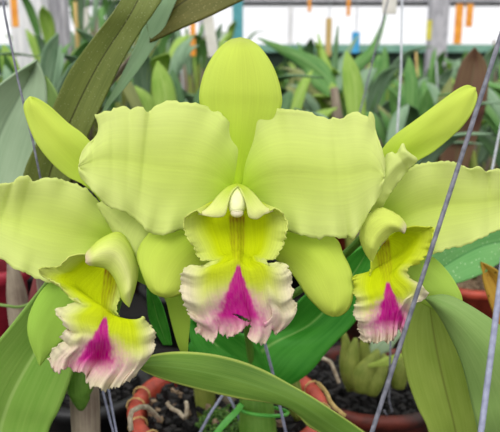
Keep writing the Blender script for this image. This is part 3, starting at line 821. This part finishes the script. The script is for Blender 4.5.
blade('leaf', [(163, 345, .36), (150, 322, .355), (147, 300, .35), (147, 285, .35)], [(172, 345, .36), (168, 325, .355), (160, 300, .35), (147, 285, .35)], M_DEEP, main, fold=0.003)
tube('pseudobulb', [P(*p) for p in spline([(206, 420, .52), (205, 395, .52), (203, 360, .515), (200, 330, .51), (198, 315, .51)], 14)], [0.006, .009, .009, .007, .003] and [r[1] for r in spline([(0, .007), (.4, .010), (.8, .008), (1, .003)], 14)], M_BULB, main, seg=14)
tube('pseudobulb', [P(*p) for p in spline([(228, 420, .53), (228, 392, .53), (220, 360, .525), (214, 330, .52)], 14)], [r[1] for r in spline([(0, .006), (.4, .008), (.8, .006), (1, .003)], 14)], M_SHEATH, main, seg=14)
tube('pseudobulb', [P(*p) for p in spline([(300, 418, .50), (296, 405, .50), (290, 380, .50), (286, 350, .50)], 14)], [r[1] for r in spline([(0, .006), (.4, .008), (.8, .006), (1, .003)], 14)], M_BULB, main, seg=14)

# second red pot with pale pseudobulbs
QX, QY = 0.128, 0.587
p2 = thing('potted_orchid', 'leafless cluster of swollen yellow green bulbs in a terracotta pot beneath the right flower', 'plant', (QX, QY, BZ))
pot(p2, QX, QY, -0.300, 0.080, 0.062, M_DARKTERRA, rolled=0.0055)
chips(p2, QX, QY, -0.308, 0.068, 240, M_BARK, 0.010)
for i, (a, w) in enumerate([([(357, 388, .58), (352, 372, .58), (353, 352, .58), (356, 338, .58)], .009), ([(362, 392, .57), (364, 375, .57), (372, 362, .57), (378, 350, .575)], .011),
                            ([(370, 394, .57), (374, 380, .57), (382, 366, .575), (384, 354, .58)], .010), ([(352, 390, .60), (347, 365, .60), (346, 345, .60), (343, 330, .60)], .008),
                            ([(398, 388, .58), (400, 372, .58), (408, 358, .58), (410, 340, .58)], .009), ([(372, 388, .60), (366, 364, .60), (364, 344, .60), (366, 330, .60)], .008)]):
    tube('pseudobulb', [P(*p) for p in spline(a, 14)], [r[1] for r in spline([(0, w * .7), (.35, w), (.8, w * .55), (1, w * .2)], 14)], M_BULB, p2, seg=14)
strap('leaf', [(368, 366, .56), (385, 362, .55), (400, 356, .55), (412, 352, .55)], [3, 8, 8, 1], M_YELLOW, p2)
strap('leaf', [(368, 362, .60), (380, 345, .60), (396, 334, .60), (408, 330, .60)], [4, 20, 18, 1], M_GREY, p2)

# left plant: broad leaf, bulb and tall olive leaves
LX, LY = -0.165, 0.372
pl = thing('potted_orchid', 'orchid plant at the left edge with a broad light green leaf and grey brown bulb', 'plant', (LX, LY, BZ))
pot(pl, LX, LY, -0.275, 0.068, 0.052, M_BLACKPOT)
blade('leaf', [(-45, 520, .38), (-50, 440, .37), (-42, 390, .36), (-12, 352, .355), (5, 333, .352), (25, 308, .35), (46, 282, .35), (62, 262, .352), (80, 245, .355)],
      [(30, 520, .38), (47, 436, .37), (58, 412, .362), (68, 386, .356), (76, 362, .352), (90, 330, .35), (96, 300, .35), (94, 270, .352), (80, 245, .355)],
      M_BROAD, pl, fold=0.012, n=60, thick=0.0016)
tube('pseudobulb', [P(*p) for p in spline([(88, 470, .40), (86, 432, .395), (85, 405, .39), (84, 380, .385), (84, 352, .385)], 16)], [r[1] for r in spline([(0, .008), (.3, .0092), (.7, .0092), (1, .006)], 16)], M_SHEATH, pl, seg=18)
tube('new_shoot', [P(*p) for p in spline([(82, 408, .383), (80, 388, .378), (82, 368, .377), (84, 345, .378)], 12)], [r[1] for r in spline([(0, .003), (.35, .0085), (.8, .008), (1, .002)], 12)], M_GREENBULB, pl, seg=14)
tube('flower_stem', [P(*p) for p in spline([(88, 400, .39), (106, 340, .372), (120, 290, .356), (120, 245, .338)], 22)], 0.0026, M_GREENBULB, pl, seg=12)

# the olive leaves of the tall plant behind
TX, TY = -0.155, 0.545
ta = thing('potted_orchid', 'tall orchid plant with large speckled olive leaves rising behind the left flower', 'plant', (TX, TY, BZ))
pot(ta, TX, TY, -0.285, 0.052, 0.044, M_BLACKPOT)
chips(ta, TX, TY, -0.290, 0.040, 120, M_BARK, 0.009)
tube('pseudobulb', [P(*p) for p in spline([(72, 388, .53), (60, 340, .50), (50, 280, .46), (42, 225, .43)], 16)], [r[1] for r in spline([(0, .008), (.4, .011), (.8, .009), (1, .005)], 16)], M_SHEATH, ta, seg=16)
blade('leaf', [(34, 250, .43), (22, 205, .42), (24, 172, .41), (40, 135, .40), (54, 104, .395), (70, 70, .39), (93, 38, .385), (112, 14, .38), (128, -12, .38), (150, -45, .38)],
      [(48, 250, .43), (62, 205, .42), (78, 160, .41), (94, 122, .40), (108, 92, .395), (122, 62, .39), (140, 32, .385), (154, 12, .38), (166, -14, .38), (150, -45, .38)][:9] + [(150, -45, .38)],
      M_OLIVE, ta, fold=0.003, n=60, thick=0.0016)
blade('leaf', [(150, 42, .40), (168, 34, .40), (184, 27, .40), (205, 18, .40), (230, 6, .40), (258, -8, .40), (290, -30, .40)],
      [(150, 42, .40), (146, 15, .40), (160, -10, .40), (185, -30, .40), (220, -45, .40), (255, -45, .40), (290, -30, .40)], M_OLIVE2, ta, fold=0.006, thick=0.0016)
strap('leaf', [(98, 122, .405), (108, 104, .404), (122, 84, .402), (138, 58, .40), (152, 32, .40), (166, 6, .40), (180, -20, .40)], [1, 9, 16, 18, 17, 15, 8], M_BLUE, ta, fold=0.3)
tube('old_flower_stem', [P(*p) for p in spline([(44, 240, .435), (75, 150, .43), (105, 90, .42), (140, 50, .402)], 20)], 0.0022, M_SHEATH, ta, seg=10)

# grey leaves at the far left
gl = thing('potted_orchid', 'orchid plant with pointed grey green leaves at the left edge under the white post', 'plant', (-0.33, 0.66, BZ))
pot(gl, -0.33, 0.66, -0.29, 0.065, 0.05, M_BLACKPOT)
tube('pseudobulb', [(-0.33, 0.66, -.30), (-0.325, .64, -.24), (-.31, .60, -.18), (-.285, .56, -.13)], [.008, .011, .009, .005], M_SHEATH, gl, seg=14)
blade('leaf', [(-45, 260, .56), (-55, 190, .54), (-45, 130, .53), (-25, 103, .52), (0, 84, .51), (20, 70, .505), (37, 60, .50)],
      [(-10, 260, .56), (14, 215, .54), (30, 178, .53), (40, 140, .52), (46, 108, .51), (45, 82, .505), (37, 60, .50)], M_GREY, gl, fold=0.012, thick=0.0018)
blade('leaf', [(0, 250, .60), (-5, 190, .59), (12, 150, .57), (30, 112, .56), (44, 78, .55), (46, 76, .55)],
      [(30, 250, .60), (45, 200, .59), (54, 160, .57), (62, 128, .56), (59, 98, .55), (46, 76, .55)], M_SAGE, gl, fold=0.008, thick=0.0018)

# crimson pot and bulbs seen below the left flower's petal
cr = thing('potted_orchid', 'crimson pot holding maroon and grey papery bulbs below the left flower petal', 'plant', (-0.240, 0.548, BZ))
pot(cr, -0.240, 0.548, -0.165, 0.028, 0.024, M_CRIMSON, rolled=0.003)
tube('pseudobulb', [P(*p) for p in spline([(22, 345, .50), (20, 320, .50), (16, 290, .50), (12, 262, .50)], 12)], [.004, .007, .0085, .009, .009, .009, .0085, .008, .007, .006, .005, .004], M_SHEATH, cr, seg=14)
tube('pseudobulb', [P(*p) for p in spline([(30, 350, .49), (36, 320, .49), (40, 290, .49), (42, 262, .49)], 12)], [.004, .007, .0085, .009, .009, .009, .0085, .008, .007, .006, .005, .004], M_REDSHEATH, cr, seg=14)
tube('runner', [P(*p) for p in spline([(-5, 304, .455), (8, 306, .455), (20, 307, .46), (34, 302, .465)], 12)], 0.0012, M_SAGE, cr, seg=8)

# right plant: yellow green and sage leaves
rp_ = thing('potted_orchid', 'orchid plant at the lower right with two broad overlapping leaves, sage over yellow green', 'plant', (0.150, 0.345, BZ))
pot(rp_, 0.150, 0.345, -0.275, 0.066, 0.05, M_BLACKPOT)
blade('leaf', [(446, 520, .40), (430, 436, .37), (418, 408, .362), (407, 376, .356), (402, 345, .352), (405, 318, .35), (416, 302, .35), (428, 292, .352)],
      [(490, 520, .40), (484, 440, .37), (480, 400, .362), (474, 365, .356), (466, 335, .352), (456, 314, .35), (442, 300, .35), (428, 292, .352)],
      M_YELLOW, rp_, fold=0.007, n=60, thick=0.0016)
blade('leaf', [(486, 520, .38), (478, 436, .332), (471, 400, .325), (462, 362, .319), (450, 334, .318), (438, 312, .318), (426, 298, .319)],
      [(585, 520, .38), (590, 440, .332), (565, 385, .325), (530, 348, .319), (497, 324, .318), (464, 303, .318), (444, 295, .318), (426, 298, .319)],
      M_SAGE, rp_, bulge=0.008, n=60, thick=0.0016)

# pale speckled leaf right
r8 = thing('potted_orchid', 'orchid plant at the right edge with a pale speckled leaf and a withered yellow leaf', 'plant', (0.345, 0.62, BZ))
pot(r8, 0.345, 0.62, -0.285, 0.066, 0.05, M_DARKTERRA)
blade('leaf', [(590, 330, .55), (540, 285, .50), (508, 262, .47), (480, 275, .45), (455, 284, .44), (430, 288, .43), (418, 284, .43)],
      [(590, 300, .55), (545, 235, .50), (520, 215, .47), (490, 215, .45), (460, 225, .44), (432, 250, .43), (418, 284, .43)],
      M_PALE, r8, fold=0.006, thick=0.0016)
blade('leaf', [(560, 420, .50), (520, 360, .47), (502, 332, .46), (493, 312, .455), (484, 284, .452), (481, 262, .45)],
      [(590, 380, .50), (550, 330, .47), (526, 298, .46), (510, 280, .455), (494, 268, .452), (481, 262, .45)], M_DRY, r8, fold=0.006, thick=0.0012)
tube('pseudobulb', [(0.345, .62, -.30), (.34, .60, -.24), (.33, .57, -.19), (.30, .545, -.165)], [.008, .011, .009, .005], M_BULB, r8, seg=14)

# dark terracotta pot further back at the right
b9 = thing('potted_orchid', 'small pot with maroon brown leaf standing behind the right flower', 'plant', (0.36, 0.93, BZ))
pot(b9, 0.36, 0.93, -0.30, 0.07, 0.055, M_TERRA)
chips(b9, 0.36, 0.93, -.306, .058, 120, M_BARKTAN, .012)
tube('pseudobulb', [(0.36, .93, -.30), (.352, .92, -.24), (.345, .90, -.17), (.325, .88, -.09)], [.008, .012, .010, .005], M_BULB, b9, seg=14)
blade('leaf', [(448, 225, .90), (440, 175, .88), (443, 130, .87), (452, 92, .86), (462, 62, .86), (475, 47, .86)],
      [(456, 225, .90), (466, 175, .88), (478, 135, .87), (487, 100, .86), (487, 66, .86), (475, 47, .86)], M_MAROON, b9, fold=0.008, thick=0.002)

# ------------------------------------------------------------------ background plants
def bulb_leaf_plant(name, label, x, y, specs, h, seed, potmat=M_TERRA, group=None, cat='plant'):
    """specs: list of (azimuth deg, lean, length, width, material)"""
    rnd = random.Random(seed)
    t = thing(name, label, cat, (x, y, BZ), group)
    rim = BZ + rnd.uniform(0.08, 0.12)
    pot(t, x, y, rim, 0.07, 0.055, potmat)
    for k, (az, lean, ln, w, mt) in enumerate(specs):
        a = math.radians(az)
        dr = Vector((math.cos(a), math.sin(a), 0))
        b0 = Vector((x, y, rim - 0.01)) + dr * 0.02
        hk = h * rnd.uniform(0.55, 1.08)
        b1 = b0 + Vector((0, 0, hk)) + dr * (lean * 0.25 * hk)
        tube('pseudobulb', [b0, b0.lerp(b1, .35), b0.lerp(b1, .7), b1], [.006, .011, .010, .005], M_BULB if k % 2 else M_SHEATH, t, seg=8)
        pts = [b1 - Vector((0, 0, 0.01)), b1 + Vector((0, 0, ln * .34)) + dr * (ln * .18 * lean), b1 + Vector((0, 0, ln * (.68 - .1 * lean))) + dr * (ln * .48 * lean),
               b1 + Vector((0, 0, ln * (.95 - .42 * lean))) + dr * (ln * .85 * lean)]
        side = Vector((-dr.y, dr.x, 0)) * 0.7 + Vector((0.7, 0, 0)) * (1 if -dr.y >= 0 else -1)
        strap('leaf', pts, [w * .35, w * .9, w, w * .7, w * .04], mt, t, world=True, side=side, fold=0.25, n=18, m=7, thick=0.002)
    return t

def world_at(u, y):
    """x of a thing standing at world distance y that shows at column u (bench height)"""
    return (u - 250) / F * (y * CP + 0.2 * SP)

used = set()
looks = ['with broad mid green leaves', 'with grey green leaves', 'with bright lime leaves', 'with dark narrow leaves', 'with dull olive leaves']
# named individuals: the star-leaved plant above the right petal
sx = world_at(336, 1.25)
st_ = thing('potted_orchid', 'orchid with a fan of glossy green strap leaves just right of the central upper sepal', 'plant', (sx, 1.25, BZ))
pot(st_, sx, 1.25, -0.28, 0.07, 0.055, M_TERRA)
tube('pseudobulb', [Vector((sx, 1.25, -.29)), P(341, 150, 1.22), P(338, 120, 1.2), P(334, 88, 1.2)], [.012, .012, .011, .008], M_SHEATH, st_, seg=10)
for sp, w, mt in [([(334, 92), (322, 72), (300, 58), (275, 46), (258, 38)], [10, 17, 18, 12, 1], BG[0]), ([(336, 92), (350, 72), (372, 50), (386, 15)], [8, 13, 11, 1], BG[0]),
                  ([(333, 90), (328, 72), (322, 52), (318, 34)], [8, 11, 9, 1], BG[2]), ([(337, 90), (340, 70), (348, 52), (358, 36)], [8, 12, 9, 1], BG[1]),
                  ([(331, 94), (318, 82), (306, 66), (298, 42)], [8, 12, 10, 1], BG[0]), ([(336, 94), (334, 70), (336, 46), (338, 26)], [8, 10, 8, 1], BG[3]),
                  ([(332, 104), (320, 92), (308, 84), (288, 72)], [6, 12, 12, 1], BG[4])]:
    strap('leaf', [(a, b, 1.2 + 0.02 * i) for i, (a, b) in enumerate(sp)], w, mt, st_, fold=0.25, thick=0.002)

places = [(98, 0.95, 1), (150, 0.92, 3), (185, 1.15, 1), (128, 1.35, 0), (215, 1.4, 1), (75, 1.25, 0), (20, 1.05, 4), (-20, 1.5, 0), (45, 1.9, 0), (5, 2.2, 2), (110, 1.9, 4), (160, 2.2, 1), (85, 2.6, 0),
          (290, 0.95, 3), (345, 0.98, 1), (378, 1.3, 1), (408, 1.05, 0), (300, 1.55, 4), (262, 1.75, 1), (425, 1.45, 2), (395, 1.8, 0), (350, 1.9, 1), (310, 2.2, 0), (455, 1.25, 1), (492, 1.15, 0),
          (500, 1.6, 2), (470, 1.75, 0), (440, 2.0, 0), (405, 2.4, 4), (375, 2.5, 0), (450, 2.6, 1), (490, 2.5, 0), (280, 2.7, 0), (340, 2.9, 3), (420, 3.0, 0), (380, 3.2, 2), (465, 3.2, 0),
          (505, 3.1, 1), (310, 3.3, 1), (260, 3.3, 0), (220, 2.9, 3), (190, 3.2, 0), (140, 3.1, 0), (95, 3.3, 4), (50, 3.0, 0), (10, 3.2, 1), (-40, 2.4, 0), (530, 2.0, 0), (545, 2.8, 0),
          (78, 2.1, 1), (64, 2.5, 0), (118, 2.4, 0), (92, 1.5, 2), (445, 1.0, 0), (360, 1.5, 0), (-95, 1.2, 0), (-110, 2.2, 1), (600, 1.3, 0)]
spots = []
for u, y, lk in places:
    y = y if y < 1.56 else max(y, 2.03) if y < 3.15 else 3.15
    spots.append([world_at(u, y), y])
lo = [(0.9, 1.56) if q[1] < 1.8 else (2.03, 3.15) for q in spots]
for _ in range(200):
    for a_ in range(len(spots)):
        for b_ in range(a_ + 1, len(spots)):
            dx, dy = spots[b_][0] - spots[a_][0], spots[b_][1] - spots[a_][1]
            r = math.hypot(dx, dy)
            if r < 0.25:
                k = (0.25 - r) / 2 / (r + 1e-6)
                spots[a_][0] -= dx * k; spots[b_][0] += dx * k
                spots[a_][1] -= dy * k; spots[b_][1] += dy * k
    for q, (y0, y1) in zip(spots, lo):
        q[1] = max(y0, min(y1, q[1]))
for i, (u, y, lk) in enumerate(places):
    rnd = random.Random(100 + i)
    n = rnd.randint(12, 17)
    wx, y = spots[i]
    u = 250 + wx * F / (y * CP + 0.2 * SP)
    specs = []
    for k in range(n):
        mt = BG[lk] if rnd.random() < .6 else BG[rnd.randrange(5)]
        specs.append((rnd.uniform(0, 360), rnd.uniform(0.15, 0.95), rnd.uniform(0.12, 0.22), rnd.uniform(0.016, 0.036), mt))
    top = (0.066 if u > 225 else 0.175 if 55 < u < 130 and y > 1.9 else 0.135) * y * rnd.uniform(0.75, 1.1)
    h = max(0.06, top - (BZ + 0.1) - 0.17)
    row = 'front row' if y < 1.12 else 'second row' if y < 1.6 else 'third row' if y < 2.15 else 'fourth row' if y < 2.7 else 'last row'
    zone = next(z for lim, z in ((0, 'beyond the left edge leaves'), (35, 'beside the orange corner tag'), (62, 'behind the white post'), (90, 'just right of the grey post'), (118, 'behind the big olive leaf'),
            (145, 'under the second olive leaf'), (175, 'right of the thin blue leaf'), (205, 'near the left orange tag'), (235, 'beside the central upper sepal'), (275, 'right of the central upper sepal'),
            (305, 'under the fan of strap leaves'), (330, 'behind the fan of strap leaves'), (362, 'near the blue tag'), (390, 'between the two wires'), (415, 'behind the pale vertical wire'),
            (435, 'under the far right post'), (462, 'behind the right sepal tip'), (480, 'behind the maroon leaf'), (999, 'past the steel rod')) if u < lim)
    lab = f'blurred orchid {looks[lk]}, {row}, {zone}'
    while lab in used: lab = lab.replace('blurred orchid', 'lower blurred orchid')
    used.add(lab)
    bulb_leaf_plant('potted_orchid', lab, wx, y, specs, h, i, M_BLACKPOT if i % 2 or u < 70 else M_DARKTERRA, group='blurred orchids on the benches behind the flowers')

# ------------------------------------------------------------------ hanging wires, rods, tags
def rod(name, pts, r, mat, label, cat='wire', seg=10):
    o = tube(name, [P(*p) for p in pts], r, mat, None, seg=seg)
    return tag(o, label, cat)
rod('steel_rod', [(545, -90, .262), (500, 38, .262), (436, 235, .262), (372, 432, .262), (340, 530, .262)], 0.00105, M_STEEL, 'thick grey steel rod slanting in front of the right flower', 'rod')
rod('steel_rod', [(530, 60, .245), (508, 220, .245), (500, 285, .245), (481, 432, .245), (465, 560, .245)], 0.00125, M_STEELB, 'pale lavender grey rod crossing the sage leaf at the lower right corner', 'rod')
rod('hanging_wire', [(-8, -80, .36), (5, 15, .36), (18, 80, .36), (33, 142, .36), (48, 215, .36)], 0.0007, M_STEEL, 'thin grey wire in front of the grey leaves at the upper left')
rod('hanging_wire', [(404, -80, .7), (402, 0, .7), (401, 70, .7), (397, 135, .7), (395, 200, .7)], 0.0013, M_WHITEWIRE, 'nearly vertical pale wire ending behind the right flower upper sepal')
rod('hanging_wire', [(396, -80, .75), (388, 0, .75), (374, 55, .75), (360, 112, .75), (350, 160, .75)], 0.0010, M_STEEL, 'slanting thin grey wire left of the pale vertical wire')
rod('hanging_wire', [(515, 60, .6), (500, 130, .6), (492, 170, .6), (480, 230, .6)], 0.0012, M_WHITEWIRE, 'short pale wire behind the steel rod by the right edge')
rod('support_wire', [(255, 300, .39), (264, 340, .40), (272, 370, .41), (283, 420, .43), (290, 450, .44)], 0.0011, M_STEELB, 'grey wire running down from the central lip past the green bulb')
rod('support_wire', [(232, 380, .44), (222, 396, .44), (210, 414, .44), (196, 440, .44)], 0.0011, M_STEELB, 'pale wire slanting down left beneath the front leaf')
rod('support_wire', [(226, 392, .47), (233, 404, .47), (240, 420, .47)], 0.0011, M_STEELB, 'short pale wire crossing behind the green tie tail')
rod('support_wire', [(98, 370, .41), (103, 392, .41), (110, 420, .41), (118, 450, .41)], 0.0008, M_STEELB, 'thin wire under the left lip, the nearer to the grey bulb of two')
rod('support_wire', [(104, 370, .41), (109, 392, .41), (116, 430, .41), (120, 450, .41)], 0.0008, M_STEELB, 'thin wire under the left lip, the nearer to the pot rim of two')
rod('hooked_wire', [(391, 330, .53), (390, 360, .53), (389, 400, .53), (392, 412, .53), (387, 416, .53), (384, 410, .53)], 0.0009, M_STEEL, 'thin wire ending in a small hook over the second pot rim')

def hang_tag(u0, u1, v0, v1, y, mat, label, slant=0.0):
    a = at_y(u0, v0, y); b = at_y(u1, v1, y)
    w = abs(b.x - a.x); h = abs(a.z - b.z)
    t = thing('plant_tag', label, 'tag', ((a.x + b.x) / 2, y, b.z))
    box('label_strip', ((a.x + b.x) / 2, y, (a.z + b.z) / 2), (w, 0.004, h), mat, t, bevel=0.001)
    tube('hanger', [((a.x + b.x) / 2, y, a.z - 0.005), ((a.x + b.x) / 2 + 0.004, y, a.z + 0.15), ((a.x + b.x) / 2 + 0.01, y, a.z + 0.5)], 0.0015, M_WHITEWIRE, t, seg=6)
    t.rotation_euler = (0, math.radians(slant), 0)
    return t
hang_tag(10, 19, -4, 27, 1.6, M_ORANGE, 'orange plant tag at the upper left corner beside the white post')
hang_tag(57, 64, 20, 34, 1.9, M_ORANGE, 'small orange tag between the white post and the grey post')
hang_tag(83, 90, 8, 42, 2.2, M_CREAM, 'pale tag to the left of the big olive leaf')
hang_tag(190, 196, 18, 56, 1.9, M_ORANGE, 'orange tag left of the central upper sepal')
hang_tag(208, 219, 12, 57, 1.3, M_CREAM, 'long cream tag beside the central upper sepal', slant=-8)
hang_tag(288, 293, 6, 44, 2.6, M_WHITEWOOD, 'narrow white tag hanging above the fan of strap leaves')
hang_tag(326, 331, 18, 56, 2.2, M_RAFFIA, 'tan tag hanging above the fan of strap leaves')
hang_tag(347, 350, -4, 16, 2.4, M_ORANGE, 'tiny orange tag at the top right of the tan tag')
hang_tag(308, 311, -2, 12, 2.4, M_ORANGE, 'tiny orange tag at the top left of the tan tag')
hang_tag(352, 359, 32, 53, 1.9, M_BLUETAG, 'bright blue tag behind the long strap leaf')
hang_tag(383, 396, -6, 14, 1.0, M_CREAM, 'cream tag at the top clipped to the slanting wire')
hang_tag(456, 461, 4, 44, 2.4, M_ORANGE, 'long orange tag right of the upper right grey post')
hang_tag(467, 472, 4, 27, 2.4, M_ORANGE, 'short orange tag next to the long orange tag')
hang_tag(427, 431, 20, 40, 2.8, rough_mat('yellow_tag', S(200, 190, 60), S(220, 210, 80)), 'yellow tag on the left face of the upper right post')

def stake(u, v0, v1, y, mat, label, r=0.003):
    a = at_y(u, v0, y); b = at_y(u + 3, v1, y)
    return tag(tube('plant_stake', [Vector((b.x, y, BZ + 0.11)), (a + b) / 2, a], r, mat, None, seg=8), label, 'stake')
stake(75, 2, 60, 1.72, M_RAFFIA, 'tan bamboo stake just left of the big olive leaf', 0.005)
stake(160, 44, 90, 1.7, M_SHEATH, 'brownish stake under the second olive leaf')
stake(181, 60, 100, 1.7, M_WHITEWIRE, 'pale thin stake left of the central upper sepal', 0.002)
stake(416, 52, 110, 1.66, M_RAFFIA, 'tan stake rising left of the upper right grey post')
stake(366, 60, 100, 1.66, M_SHEATH, 'brownish stake behind the slanting thin wire')
stake(436, 60, 120, 1.66, M_WHITEWIRE, 'pale thin stake directly below the upper right grey post', 0.002)
stake(494, 40, 120, 1.7, M_SHEATH, 'brownish stake at the right edge behind the steel rod')
